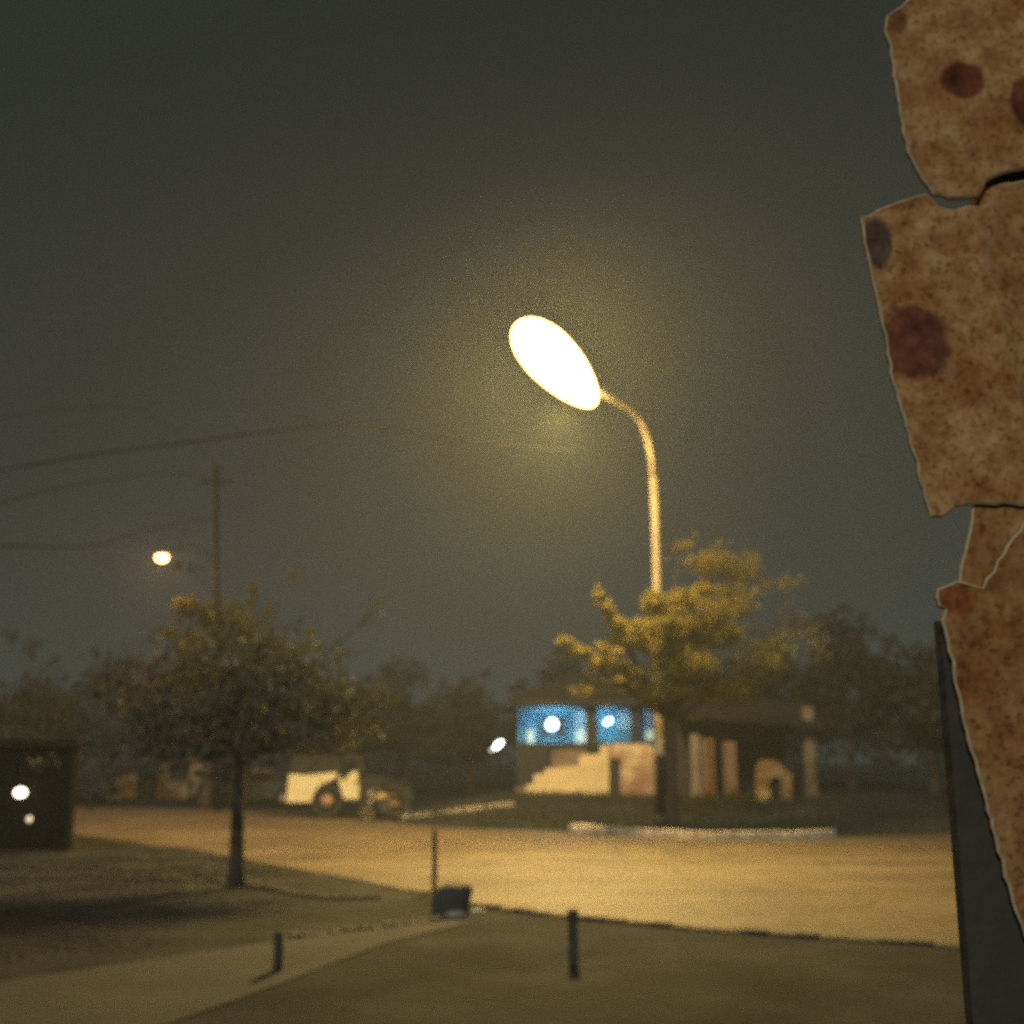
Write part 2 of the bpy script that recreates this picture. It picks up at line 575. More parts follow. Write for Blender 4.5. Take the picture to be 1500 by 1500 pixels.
# near dark tree on the left
LB = G(345, 1300)
tree('leafy_tree', 'dark unlit tree with a bare straight trunk rising in front of the left road', LB, [
    pc(340, 1060, LB.y, (1.12, 0.96, 0.58), 900), pc(280, 1030, LB.y + 0.3, (1.00, 0.84, 0.65), 700), pc(410, 1035, LB.y - 0.2, (1.00, 0.84, 0.65), 700),
    pc(345, 990, LB.y, (1.25, 0.96, 0.72), 900), pc(440, 985, LB.y + 0.4, (1.00, 0.84, 0.72), 500), pc(235, 1070, LB.y, (0.75, 0.72, 0.51), 420), pc(465, 1065, LB.y, (0.81, 0.72, 0.51), 420),
    pc(330, 1105, LB.y, (0.88, 0.72, 0.36), 420), pc(220, 1000, LB.y + 0.2, (0.75, 0.72, 0.58), 300), pc(380, 945, LB.y + 0.3, (0.88, 0.72, 0.51), 300), pc(500, 1030, LB.y + 0.2, (0.62, 0.60, 0.51), 260),
], 0.115, M_leafp, 0.085, fork=2.15, dens=0.5)

# tree beside the far lamp pole, partly lit
FB = G(300, 1187)
tree('leafy_tree', 'tall tree beside the far lamp pole with a small orange lit patch', FB, [
    pc(280, 945, FB.y - 1.0, (0.7, 0.7, 0.55), 520), pc(272, 890, FB.y - 1.0, (0.5, 0.5, 0.4), 240), pc(310, 905, FB.y - 0.4, (0.6, 0.6, 0.7), 360), pc(350, 920, FB.y + 0.5, (0.7, 0.7, 1.0), 420),
    pc(385, 960, FB.y + 1.0, (1.1, 1.0, 0.9), 500), pc(300, 1000, FB.y, (1.4, 1.2, 0.7), 700), pc(240, 1010, FB.y + 0.8, (1.1, 1.0, 0.7), 450), pc(360, 1040, FB.y + 0.5, (1.3, 1.2, 0.7), 600),
], 0.2, M_leafb, 0.14, fork=3.2)

# bush by the far edge of the left road
BB = G(316, 1184)
tree('round_bush', 'dark rounded bush on the far side of the left road below the lit tree', BB, [
    pc(316, 1150, BB.y, (0.75, 0.7, 0.7), 800), pc(300, 1165, BB.y, (0.6, 0.6, 0.45), 400), pc(334, 1162, BB.y, (0.6, 0.6, 0.5), 400), pc(325, 1120, BB.y, (0.55, 0.5, 0.45), 350)
], 0.07, M_leafd, 0.10, fork=0.5, cat='bush')

# dark trees beyond the houses, one by one
def big_tree(x, ybase, ytop, Y, spread, label, leaf_m=M_leafd, n=2600):
    base = P(x, ybase, Y)
    base.z = terrain(base.x, base.y)
    zt = P(x, ytop, Y).z
    h = zt - base.z
    cl = []
    k = 13
    for i in range(k):
        a = random.uniform(0, 2 * PI)
        rr = spread * math.sqrt(random.random()) * 0.75
        zz = base.z + h * (0.36 + 0.50 * random.random() * (1 - 0.5 * rr / spread))
        s = spread * random.uniform(0.26, 0.42)
        cl.append(((base.x + rr * math.cos(a), base.y + rr * math.sin(a), zz), (s, s, s * 0.62), n // k))
    cl.append(((base.x, base.y, zt - spread * 0.25), (spread * 0.35, spread * 0.35, spread * 0.25), n // k))
    return tree('background_tree', label, base, cl, 0.22, leaf_m, 0.20, fork=base.z + h * 0.3, group='dark trees beyond the road')


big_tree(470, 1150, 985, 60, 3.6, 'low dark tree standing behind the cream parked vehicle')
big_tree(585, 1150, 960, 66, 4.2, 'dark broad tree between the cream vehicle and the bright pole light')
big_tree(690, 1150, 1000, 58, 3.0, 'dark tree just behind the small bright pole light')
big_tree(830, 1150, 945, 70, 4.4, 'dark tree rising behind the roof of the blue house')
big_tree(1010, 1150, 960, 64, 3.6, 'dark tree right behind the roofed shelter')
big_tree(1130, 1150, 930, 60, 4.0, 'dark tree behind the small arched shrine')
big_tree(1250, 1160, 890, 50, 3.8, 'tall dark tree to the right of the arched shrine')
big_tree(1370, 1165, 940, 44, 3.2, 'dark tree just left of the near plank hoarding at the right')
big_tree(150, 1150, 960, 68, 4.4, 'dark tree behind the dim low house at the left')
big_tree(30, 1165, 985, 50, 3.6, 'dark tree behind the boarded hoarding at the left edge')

# far wood
mb = MB()
for i in range(130):
    x = -75 + 150 * i / 129 + random.uniform(-1, 1)
    y = random.uniform(92, 112)
    s = random.uniform(2.2, 3.6)
    leaves(mb, (x, y, terrain(x, y) + random.uniform(1.6, 4.6)), (s, s, s * 0.75), 130, 0.42)
tag(obj('far_wood', mb, M_leafd), 'dark far-off wood closing the view behind the houses', 'wood', kind='stuff')

# ------------------------------------------------------------------ street lamp
SB = G(968, 1217)
lamp = thing('street_lamp', 'tall curved-arm street lamp glowing white and yellow over the road', 'street lamp', SB)
pole_px = [(967, 1150), (964, 900), (961, 780), (957, 700)]
pts = [SB + Vector((0, 0, -0.2))]
for x, y in pole_px:
    pts.append(P(x, y, SB.y))
mb = MB()
mb.tube(pts, [0.155, 0.15, 0.135, 0.122, 0.112], 14)
obj('pole', mb, M_steel, lamp, SB)
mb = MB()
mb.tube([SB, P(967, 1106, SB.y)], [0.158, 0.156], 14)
obj('shaded_band', mb, M_black, lamp, SB)  # black sleeve stands in for the crown's shade on the lower pole
mb = MB()
mb.tube([SB + Vector((0, 0, 0)), SB + Vector((0, 0, 0.45))], [0.20, 0.19], 14)
mb.box(-0.26, 0.26, -0.26, 0.26, -0.05, 0.05, Matrix.Translation(SB), bev=0.01)
obj('base_plate', mb, M_dark, lamp, SB)
mb = MB()
apx = [(957, 700, 0), (954, 668, 0), (948, 640, 0.25), (938, 615, 0.7), (920, 598, 1.4), (896, 586, 2.2), (872, 572, 3.0)]
mb.tube([P(x, y, SB.y - d) for x, y, d in apx], [0.108, 0.10, 0.095, 0.09, 0.085, 0.075, 0.07], 12)
obj('arm', mb, M_steel, lamp, SB)
HC = P(816, 534, SB.y - 3.9)
ax = (P(770, 484, SB.y - 4.5) - P(862, 585, SB.y - 3.3)).normalized()
up = Vector((0.10, 0.0, 1.0))
up = (up - ax * up.dot(ax)).normalized()
side = up.cross(ax).normalized()
RM = Matrix((ax, side, up)).transposed().to_4x4()
mb = MB()
mb.ball(HC + up * 0.32, (0.95, 0.42, 0.30), RM, 24, 6, z0=0.60, z1=0.999)
mb.tube([P(872, 572, SB.y - 3.0), HC + up * 0.2 - ax * 0.3], [0.09, 0.11], 10)
hd = obj('lamp_head', mb, M_housing, lamp, SB)
mb = MB()
mb.ball((0, 0, 0), (1.56, 0.84, 0.56), None, 28, 14, z0=-0.999, z1=0.93)
# the bowl is fuller at its outer end
mb.v = [tuple(HC + (RM @ Vector((p[0], p[1] * (1 + 0.22 * p[0] / 1.42), p[2] * (1 + 0.15 * p[0] / 1.42))))) for p in mb.v]
obj('diffuser', mb, E_main, hd, SB)
# the reflector of the same lamp throws its main beam down onto the road
sl = bpy.data.lights.new('street_lamp_beam', 'SPOT')
sl.energy = 9500
sl.color = (1.0, 0.68, 0.20)
sl.spot_size = math.radians(88)
sl.spot_blend = 1.0
sl.shadow_soft_size = 0.35
slo = bpy.data.objects.new('street_lamp_beam', sl)
COL.objects.link(slo)
slo.location = HC - Vector((0, 0, 1.25))
slo.rotation_euler = (slo.location - G(960, 1318)).to_track_quat('Z', 'Y').to_euler()

# ------------------------------------------------------------------ utility pole with the far lamp
UB = G(320, 1192)
UY = UB.y
ut = thing('utility_pole', 'tall utility pole at the left carrying a small lit lamp on a long arm', 'utility pole', UB)
mb = MB()
mb.tube([UB + Vector((0, 0, -0.2)), P(319, 1000, UY), P(317, 682, UY)], [0.13, 0.12, 0.085], 10)
obj('pole', mb, M_black, ut, UB)
mb = MB()
mb.tube([P(318, 822, UY), P(285, 800, UY - 0.1), P(248, 806, UY - 0.15)], [0.04, 0.04, 0.035], 8)
obj('arm', mb, M_black, ut, UB)
mb = MB()
a_, b_ = P(296, 706, UY - 0.14), P(340, 704, UY - 0.14)
mb.box(a_.x, b_.x, UY - 0.22, UY - 0.12, a_.z - 0.06, a_.z + 0.06, bev=0.01)
obj('crossarm', mb, M_black, ut, UB)
for px_ in (299, 337):
    q = P(px_, 703, UY - 0.17)
    mb = MB()
    for k in range(3):
        mb.ball((q.x, q.y, q.z + 0.05 + 0.06 * k), (0.06, 0.06, 0.035), None, 10, 5)
    obj('insulator', mb, M_dark, ut, UB)
LC = P(237, 817, UY - 0.15)
mb = MB()
mb.ball(LC + Vector((0.02, 0, 0.10)), (0.40, 0.2, 0.13), None, 18, 6, z0=0.0, z1=0.999)
lh = obj('lamp_head', mb, M_housing, ut, UB)
mb = MB()
mb.ball(LC, (0.24, 0.16, 0.17), None, 18, 8, z0=-0.999, z1=0.6)
obj('diffuser', mb, E_far, lh, UB)


# ------------------------------------------------------------------ cables
def cable(pts, r, label):
    # smooth curve through points
    out = []
    n = len(pts)
    for i in range(n - 1):
        p0, p1, p2, p3 = pts[max(i - 1, 0)], pts[i], pts[i + 1], pts[min(i + 2, n - 1)]
        for k in range(10):
            t = k / 10
            out.append(0.5 * ((2 * p1) + (p2 - p0) * t + (2 * p0 - 5 * p1 + 4 * p2 - p3) * t * t + (3 * p1 - p0 - 3 * p2 + p3) * t ** 3))
    out.append(pts[-1])
    mb = MB()
    mb.tube(out, r, 6)
    o = obj('power_cable', mb, M_cable, None, out[0])
    tag(o, label, 'cable', 'overhead cables at the left')


cable([P(-160, 702, 20), P(0, 688, 21), P(128, 667, 22), P(267, 649, 23.5), P(427, 628, 25), P(512, 622, 26), P(600, 634, 27.2), P(773, 655, 28.5), P(949, 668, SB.y - 0.1)], 0.016, 'longest overhead cable, reaching across to the lit street lamp pole')
cable([P(-160, 765, 30), P(0, 737, 32), P(69, 719, 33.5), P(160, 702, 36), P(240, 694, 39), P(299, 697, UY - 0.17)], 0.022, 'middle overhead cable ending on the utility pole crossarm')
cable([P(-160, 797, 20), P(0, 799, 22), P(133, 800, 26), P(213, 777, 32), P(280, 764, 38), P(317, 760, UY - 0.15)], 0.02, 'lowest dark overhead cable just above the small far lamp')
cable([P(-160, 640, 22), P(0, 612, 24), P(107, 597, 27), P(200, 600, 31), P(270, 640, 37), P(337, 697, UY - 0.17)], 0.013, 'topmost overhead cable dropping to the utility pole')

# ------------------------------------------------------------------ blue house behind the wall
WY = 43.0
HY = 45.6
hl, hr = P(766, 1100, HY).x, P(962, 1100, HY).x
hb = terrain((hl + hr) / 2, HY)
zc = P(850, 1037, HY).z
house = thing('blue_house', 'low house with a blue veranda lit by cool white lamps behind the plaster wall', 'house', ((hl + hr) / 2, HY + 3, hb))
ho = house.location.copy()
mb = MB()
mb.box(hl - 0.2, hr + 0.2, HY + 1.2, HY + 6, hb - 0.2, zc + 0.3)
obj('wall', mb, M_blue, house, ho)
mb = MB()
mb.box(hl - 0.3, hr + 0.3, HY - 0.2, HY + 1.19, hb - 0.15, hb + 0.25)
obj('veranda_floor', mb, M_plaster2, house, ho)
mb = MB()
mb.box(hl - 0.25, hr + 0.25, HY - 0.25, HY + 1.15, zc, zc + 0.12)
obj('veranda_ceiling', mb, M_blue, house, ho)
mb = MB()
cx, cy = (hl + hr) / 2, HY + 2.8
for (s0, s1) in (((hl - 0.6, HY - 0.6), 0),):
    e = 0.7
    z0 = zc + 0.10
    z0b = zc + 0.28
    v = [(hl - e, HY - e, z0), (hr + e, HY - e, z0), (hr + e, HY + 6.4, z0), (hl - e, HY + 6.4, z0),
         (hl - e, HY - e, z0b), (hr + e, HY - e, z0b), (hr + e, HY + 6.4, z0b), (hl - e, HY + 6.4, z0b),
         (hl + 2.0, cy, z0b + 1.25), (hr - 2.0, cy, z0b + 1.25)]
    mb.add(v, [(3, 2, 1, 0), (0, 1, 5, 4), (1, 2, 6, 5), (2, 3, 7, 6), (3, 0, 4, 7), (4, 5, 9, 8), (5, 6, 9), (6, 7, 8, 9), (7, 4, 8)])
obj('roof', mb, M_roof, house, ho)
for x in (866, 930, 964):
    q = P(x, 1060, HY)
    mb = MB()
    w = 0.16 if x != 866 else 0.22
    mb.box(q.x - w, q.x + w, HY - 0.12, HY + 0.2, hb + 0.25, zc - 0.001, bev=0.02)
    mb.box(q.x - w - 0.05, q.x + w + 0.05, HY - 0.17, HY + 0.25, zc - 0.16, zc - 0.003)
    obj('column', mb, M_dark, house, ho)
WP = HY + 1.2
zp = P(860, 1091, HY).z
mb = MB()
mb.box(hl - 0.25, hr + 0.2, HY - 0.10, HY - 0.005, hb + 0.26, zp)
mb.box(hl - 0.30, hr + 0.25, HY - 0.16, HY + 0.03, zp + 0.002, zp + 0.07)
obj('parapet', mb, M_dark, house, ho)
# pale door, shutters, window
q0, q1 = P(843, 1040, WP), P(868, 1040, WP)
mb = MB()
mb.box(q0.x, q1.x, WP - 0.07, WP - 0.003, hb + 0.25, P(850, 1041, WP).z, bev=0.015)
d = obj('door', mb, M_paleblue, house, ho)
d['label'] = 'pale blue door shining in the lamp light'
mb = MB()
mb.ball((q0.x + 0.1, WP - 0.1, hb + 1.25), 0.04)
obj('handle', mb, M_dark, d, ho)
for (x0, x1, y0, y1) in ((906, 923, 1043, 1069), (946, 957, 1040, 1084), (772, 782, 1066, 1090)):
    mb = MB()
    a, b = P(x0, y1, WP), P(x1, y0, WP)
    mb.box(a.x, b.x, WP - 0.06, WP - 0.003, a.z, b.z, bev=0.012)
    obj('shutter', mb, M_paleblue, house, ho)
a, b = P(788, 1083, WP), P(832, 1047, WP)
mb = MB()
for (x0, x1, z0, z1) in ((a.x, b.x, a.z, a.z + 0.07), (a.x, b.x, b.z - 0.07, b.z), (a.x, a.x + 0.07, a.z + 0.07, b.z - 0.07), (b.x - 0.07, b.x, a.z + 0.07, b.z - 0.07), ((a.x + b.x) / 2 - 0.03, (a.x + b.x) / 2 + 0.03, a.z + 0.07, b.z - 0.07)):
    mb.box(x0, x1, WP - 0.08, WP - 0.003, z0, z1)
w = obj('window', mb, M_blue, house, ho)
mb = MB()
mb.box(a.x + 0.05, b.x - 0.05, WP - 0.03, WP - 0.005, a.z + 0.05, b.z - 0.05)
obj('pane', mb, M_glass, w, ho)
for (x, y, r) in ((809, 1061, (0.21, 0.21, 0.21)), (891, 1057, (0.18, 0.10, 0.10))):
    c = P(x, y, HY + 0.45)
    mb = MB()
    M = Matrix.Rotation(-0.6, 4, 'Y') if x > 850 else None
    mb.ball(c, r, M, 18, 12, z0=-0.999, z1=0.999)
    mb2 = MB()
    mb2.tube([(c.x, c.y, c.z + r[2] * 0.9), (c.x, c.y, zc - 0.001)], 0.025, 8)
    mb2.ball((c.x, c.y, zc - 0.03), (0.08, 0.08, 0.03), None, 10, 4)
    fx = obj('porch_lamp', mb2, M_dark, house, ho)
    obj('globe', mb, E_cool, fx, ho)

# ------------------------------------------------------------------ plaster wall in front of the house
gw = thing('garden_wall', 'stained yellow plaster wall with a stepped top and a dark gate gap', 'wall', (P(865, 1165, WY).x, WY, terrain(P(865, 1165, WY).x, WY)))
go = gw.location.copy()


def wall_prism(pxs, thick, dy=0.0):
    mb = MB()
    pts = [(P(x, y, WY + dy).x, P(x, y, WY + dy).z) for x, y in pxs]
    mb.prism(pts, WY + dy, WY + dy + thick)
    return mb


low = [(771, 1178), (770, 1150), (781, 1149), (782, 1135), (797, 1133), (799, 1126), (822, 1124), (848, 1122), (849, 1107), (863, 1105), (879, 1105), (880, 1092), (892, 1091), (892, 1178)]
obj('wall_panel', wall_prism(low, 0.28), M_plaster, gw, go)
hi = [(909, 1178), (909, 1111), (893, 1111), (893, 1091), (905, 1089), (925, 1090), (945, 1089), (955, 1092), (958, 1100), (959, 1178)]
o = obj('wall_panel', wall_prism(hi, 0.28), mat('brown_stained_plaster', (0.78, 0.60, 0.32), (0.34, 0.19, 0.11), 0.9, 0.9, 0.35, lo=0.38, hi=0.62, c3=(0.46, 0.31, 0.18)), gw, go)
o['label'] = 'taller wall panel with brown stains beside the gate gap'
mb = wall_prism([(892.5, 1178), (892.5, 1112), (909, 1112), (909, 1178)], 0.06, 0.20)
obj('gate_door', mb, M_dark, gw, go)
mb = wall_prism([(776, 1178), (778, 1164), (812, 1163), (814, 1160), (850, 1160), (852, 1178)], 0.20, -0.21)
obj('plinth', mb, M_plaster2, gw, go)

# dim brown outbuilding seen over the lower wall
mb = MB()
a, b = P(808, 1125, 44.2), P(860, 1097, 44.2)
shed = thing('garden_shed', 'dim brown shed showing over the lower part of the plaster wall', 'shed', ((a.x + b.x) / 2, 44.6, terrain(a.x, 44.2)))
mb.box(a.x, b.x, 44.2, 45.2, terrain(a.x, 44.2) - 0.2, b.z)
obj('wall', mb, M_plaster2, shed, shed.location.copy())
mb = MB()
mb.prism([(a.x - 0.12, b.z + 0.02), (b.x + 0.12, b.z + 0.16), (b.x + 0.12, b.z + 0.22), (a.x - 0.12, b.z + 0.08)], 44.05, 45.3)
obj('roof', mb, M_roof, shed, shed.location.copy())

# ------------------------------------------------------------------ pole light left of the house
PB = P(722, 1185, 46)
PB.z = terrain(PB.x, 46)
pl = thing('pole_light', 'small bright white light on a thin pole left of the blue house', 'pole light', PB)
mb = MB()
mb.tube([PB - Vector((0, 0, 0.2)), P(721, 1098, 46), P(722, 1093, 46)], [0.05, 0.045, 0.04], 8)
obj('pole', mb, M_dark, pl, PB)
mb = MB()
c = P(730, 1091, 46)
M = Matrix.Rotation(-0.75, 4, 'Y')
mb.ball(c, (0.24, 0.10, 0.10), M, 14, 8, z0=-0.999, z1=0.999)
obj('lamp_tube', mb, emit('white_tube', (0.85, 0.95, 1.0), 14), pl, PB)
mb = MB()
mb.ball(P(720, 1099, 46), (0.07, 0.06, 0.07), None, 12, 6, z0=-0.999, z1=0.999)
obj('lamp_bulb', mb, emit('grey_bulb', (0.8, 0.9, 1.0), 1.2), pl, PB)

# ------------------------------------------------------------------ roofed shelter on pillars
SY = 41.6
sx0, sx1 = P(1004, 1100, SY).x, P(1186, 1100, SY).x
sb = terrain(sx0, SY)
sh = thing('open_shelter', 'dark roofed shelter on pale brick pillars right of the street lamp', 'shelter', ((sx0 + sx1) / 2, SY + 1.5, sb))
so = sh.location.copy()
for (x, w, top, m_) in ((1020, 10, 1090, M_plaster2), (1039, 16, 1096, M_plaster), (1071, 15, 1101, M_plaster), (1188, 8, 1050, M_plaster2)):
    a, b = P(x - w / 2, 1170, SY), P(x + w / 2, top, SY)
    mb = MB()
    mb.box(a.x, b.x, SY, SY + (b.x - a.x), sb - 0.3, b.z + 0.35, bev=0.015)
    mb.box(a.x - 0.05, b.x + 0.05, SY - 0.05, SY + (b.x - a.x) + 0.05, sb - 0.3, sb + 0.18, bev=0.015)
    obj('pillar', mb, mat('worn_brick', (0.26, 0.17, 0.10), (0.15, 0.09, 0.05), 4.0, 0.9, 0.4) if m_ is M_plaster else M_plaster2, sh, so)
za, zb = P(1000, 1046, SY).z, P(1000, 1090, SY).z
mb = MB()
x0, x1 = P(990, 1040, SY).x, P(1200, 1040, SY).x
zl, zr = P(1000, 1040, SY).z, P(1190, 1086, SY).z
for i in range(24):           # corrugated sheet
    pass
nn = 60
vs, fs = [], []
for i in range(nn + 1):
    x = x0 + (x1 - x0) * i / nn
    wv = 0.018 * (1 if i % 2 else -1)
    zz = zl + (zr - zl) * i / nn * 0.35
    vs += [(x, SY - 0.7, zz - 0.25 + wv), (x, SY + 2.2, zz + 0.75 + wv), (x, SY + 4.5, zz - 0.2 + wv)]
for i in range(nn):
    a = i * 3
    fs += [(a, a + 3, a + 4, a + 1), (a + 1, a + 4, a + 5, a + 2)]
k0 = len(vs)
vs += [(v[0], v[1], v[2] - 0.03) for v in vs]
fs += [tuple(i + k0 for i in reversed(f)) for f in fs]
for i in range(nn):
    a = i * 3
    fs += [(a + 3, a, a + k0, a + 3 + k0), (a + 2, a + 5, a + 5 + k0, a + 2 + k0)]
mb.add(vs, fs)
obj('roof', mb, M_roof, sh, so)
mb = MB()
mb.box(x0 + 0.4, x1 - 0.5, SY + 3.4, SY + 3.6, sb - 0.3, zl + 0.05)
obj('back_wall', mb, M_wood, sh, so)

# ------------------------------------------------------------------ arched shrine
AY = 40.0
ap = [(1112, 1172), (1110, 1140), (1112, 1120), (1120, 1113), (1135, 1113), (1146, 1119), (1150, 1128), (1160, 1134), (1160, 1172),
      (1148, 1172), (1147, 1150), (1143, 1140), (1137, 1136), (1131, 1139), (1126, 1148), (1124, 1172)]
q = P(1136, 1165, AY)
ar = thing('arched_shrine', 'small pale arched niche standing right of the shelter pillars', 'shrine', (q.x, AY, terrain(q.x, AY)))
mb = MB()
mb.prism([(P(x, y, AY).x, P(x, y, AY).z) for x, y in ap], AY, AY + 0.5)
obj('arch', mb, mat('faded_plaster', (0.42, 0.28, 0.16), (0.28, 0.18, 0.10), 2.0, 0.9, 0.3), ar, ar.location.copy())
mb = MB()
a, b = P(1113, 1172, AY), P(1159, 1140, AY)
mb.box(a.x + 0.05, b.x - 0.05, AY + 0.51, AY + 0.58, a.z - 0.1, P(1136, 1122, AY).z)
obj('back_panel', mb, M_dark, ar, ar.location.copy())
mb = MB()
a, b = P(1108, 1161, AY), P(1127, 1157, AY)
mb.box(a.x, b.x, AY - 0.30, AY - 0.005, a.z - 0.35, b.z, bev=0.02)
obj('step', mb, M_white, ar, ar.location.copy())

# ------------------------------------------------------------------ dim low house at far left
DY = 58.0
a, b = P(165, 1165, DY), P(305, 1100, DY)
dh = thing('low_house', 'dim brown gabled house beyond the road at the left', 'house', ((a.x + b.x) / 2, DY + 3, 0))
do = dh.location.copy()
mb = MB()
ze, zr_ = P(240, 1135, DY).z, P(292, 1098, DY).z
mb.prism([(a.x, -0.2), (b.x, -0.2), (b.x, ze), (P(292, 1100, DY).x, zr_), (a.x, ze - 0.1)], DY, DY + 7)
obj('wall', mb, M_plaster2, dh, do)
mb = MB()
xr = P(292, 1100, DY).x
mb.prism([(a.x - 0.5, ze - 0.15), (xr, zr_ + 0.05), (b.x + 0.4, ze - 0.05), (b.x + 0.4, ze + 0.08), (xr, zr_ + 0.22), (a.x - 0.5, ze)], DY - 0.5, DY + 7.5)
obj('roof', mb, M_roof, dh, do)
mb = MB()
c = P(215, 1152, DY)
mb.box(c.x - 0.5, c.x + 0.5, DY - 0.04, DY - 0.004, 0.0, 2.0)
obj('door', mb, M_dark, dh, do)
c = P(262, 1148, DY)
mb = MB()
mb.box(c.x - 0.5, c.x + 0.5, DY - 0.05, DY - 0.004, 0.9, 1.9)
obj('window', mb, M_glass, dh, do)

# ------------------------------------------------------------------ left kiosk with two lamps
KB = G(40, 1250)
KY = KB.y
kx0, kx1 = P(-90, 1240, KY).x, P(98, 1240, KY).x
ks = thing('notice_hoarding', 'dark boarded roadside hoarding at the left edge with two small lamps on its front', 'hoarding', ((kx0 + kx1) / 2, KY + 0.15, 0))
ko = ks.location.copy()
mb = MB()
for i in range(14):
    xa = kx0 + (kx1 - kx0) * i / 14
    xb = kx0 + (kx1 - kx0) * (i + 1) / 14
    dd = random.uniform(0, 0.015)
    mb.box(xa + 0.006, xb - 0.006, KY - dd, KY + 0.04, 0.12, 2.25)
mb.box(kx0, kx1, KY + 0.045, KY + 0.30, 0.05, 2.25)
obj('wall', mb, M_black, ks, ko)
mb = MB()
mb.prism([(kx0 - 0.25, 2.28), (kx1 + 0.15, 2.28), (kx1 + 0.15, 2.36), (kx0 - 0.25, 2.40)], KY - 0.35, KY + 0.5)
obj('roof', mb, M_black, ks, ko)
mb = MB()
mb.box(kx0 + 0.45, kx0 + 1.55, KY - 0.06, KY - 0.02, 1.0, 1.9)
obj('hatch', mb, M_black, ks, ko)
for (x, y, r, m_) in ((30, 1161, (0.13, 0.10, 0.10), E_pale), (43, 1200, (0.06, 0.06, 0.065), E_dim)):
    c = P(x, y, KY - 0.22)
    mb = MB()
    mb.ball(c, r, None, 14, 8, z0=-0.999, z1=0.999)
    m2 = MB()
    m2.tube([(c.x, KY - 0.003, c.z + 0.05), (c.x, KY - 0.12, c.z + r[2] + 0.05), (c.x, c.y, c.z + r[2] * 0.95)], 0.015, 6)
    br = obj('wall_lamp', m2, M_dark, ks, ko)
    obj('bulb', mb, m_, br, ko)

# ------------------------------------------------------------------ cream vehicle (side on, tail to the left)
VB = G(520, 1199)
ve = thing('parked_jeep', 'old cream parked jeep with a dark canvas top and a shade-coloured bonnet', 'jeep', (VB.x, VB.y, 0.03), 0.06)
S = VB.y / F * 1.02            # metres per photo pixel there


def vx(x):
    return (x - 520) * S


def vz(y):
    return (1199 - y) * S


def arch(cx, cz, r, a0, a1, n=9):
    return [(cx + r * math.cos(a0 + (a1 - a0) * i / n), cz + r * math.sin(a0 + (a1 - a0) * i / n)) for i in range(n + 1)]


W = 0.78
wx, wr = vx(483), vz(1175)
fx_, fr = vx(574), vz(1175)
bz = vz(1177)
side_pts = [(vx(430), bz), (vx(431), vz(1139)), (vx(494), vz(1138)), (vx(498), vz(1141)), (vx(498), vz(1150))]
side_pts = [(vx(a), vz(b)) for a, b in ((429, 1177), (431, 1140), (455, 1141), (497, 1137), (497, 1141), (491, 1147), (480, 1151), (471, 1157), (465, 1166), (462, 1177))]
for sgn in (-1, 1):
    mb = MB()
    y0, y1 = (-W, -W + 0.05) if sgn < 0 else (W - 0.05, W)
    mb.prism(side_pts, y0, y1)
    obj('rear_panel', mb, M_cream, ve)
    mb = MB()
    mb.prism([(vx(499), vz(1150)), (vx(499), vz(1139)), (vx(505), vz(1150)), (vx(512), vz(1140)), (vx(518), vz(1136)), (vx(524), vz(1136)), (vx(527), vz(1160)), (vx(526), vz(1173)), (vx(507), vz(1173)), (vx(503), vz(1163))], y0, y1)
    dr = obj('door', mb, M_cream, ve)
    mb = MB()
    yy = y0 - 0.035 if sgn < 0 else y1 + 0.003
    mb.box(vx(521), vx(525), yy, yy + 0.032, vz(1152), vz(1149.5))
    obj('handle', mb, M_dark, dr)
mb = MB()
mb.box(vx(431), vx(527), -W + 0.06, W - 0.06, vz(1178), vz(1163))
mb.box(vx(428.5), vx(431), -W + 0.02, W - 0.02, bz, vz(1141))
obj('tub', mb, M_dark, ve)
# bonnet and front wings, tree shade put into their dark colour
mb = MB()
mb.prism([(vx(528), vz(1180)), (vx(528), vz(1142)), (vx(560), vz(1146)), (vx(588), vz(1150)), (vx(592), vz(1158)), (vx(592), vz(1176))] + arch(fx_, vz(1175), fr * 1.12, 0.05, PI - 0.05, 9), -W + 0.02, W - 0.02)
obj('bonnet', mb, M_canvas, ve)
mb = MB()
mb.prism([(vx(432), vz(1139)), (vx(434), vz(1118)), (vx(440), vz(1114)), (vx(520), vz(1113)), (vx(526), vz(1117)), (vx(531), vz(1138))], -W + 0.04, W - 0.04)
cv = obj('canvas_top', mb, M_canvas, ve)
mb = MB()
mb.prism([(vx(503), vz(1136)), (vx(503), vz(1120)), (vx(520), vz(1119)), (vx(526), vz(1136))], -W + 0.028, -W + 0.038)
obj('side_window', mb, M_glass, cv)
mb = MB()
mb.box(vx(590), vx(595), -W + 0.05, W - 0.05, vz(1182), vz(1177), bev=0.02)
obj('bumper', mb, M_steel, ve)
for sgn in (-1, 1):
    mb = MB()
    c = Vector((vx(592.5), sgn * 0.5, vz(1162)))
    mb.ball(c, (0.06, 0.1, 0.1), None, 12, 6)
    obj('headlight', mb, M_housing, ve)
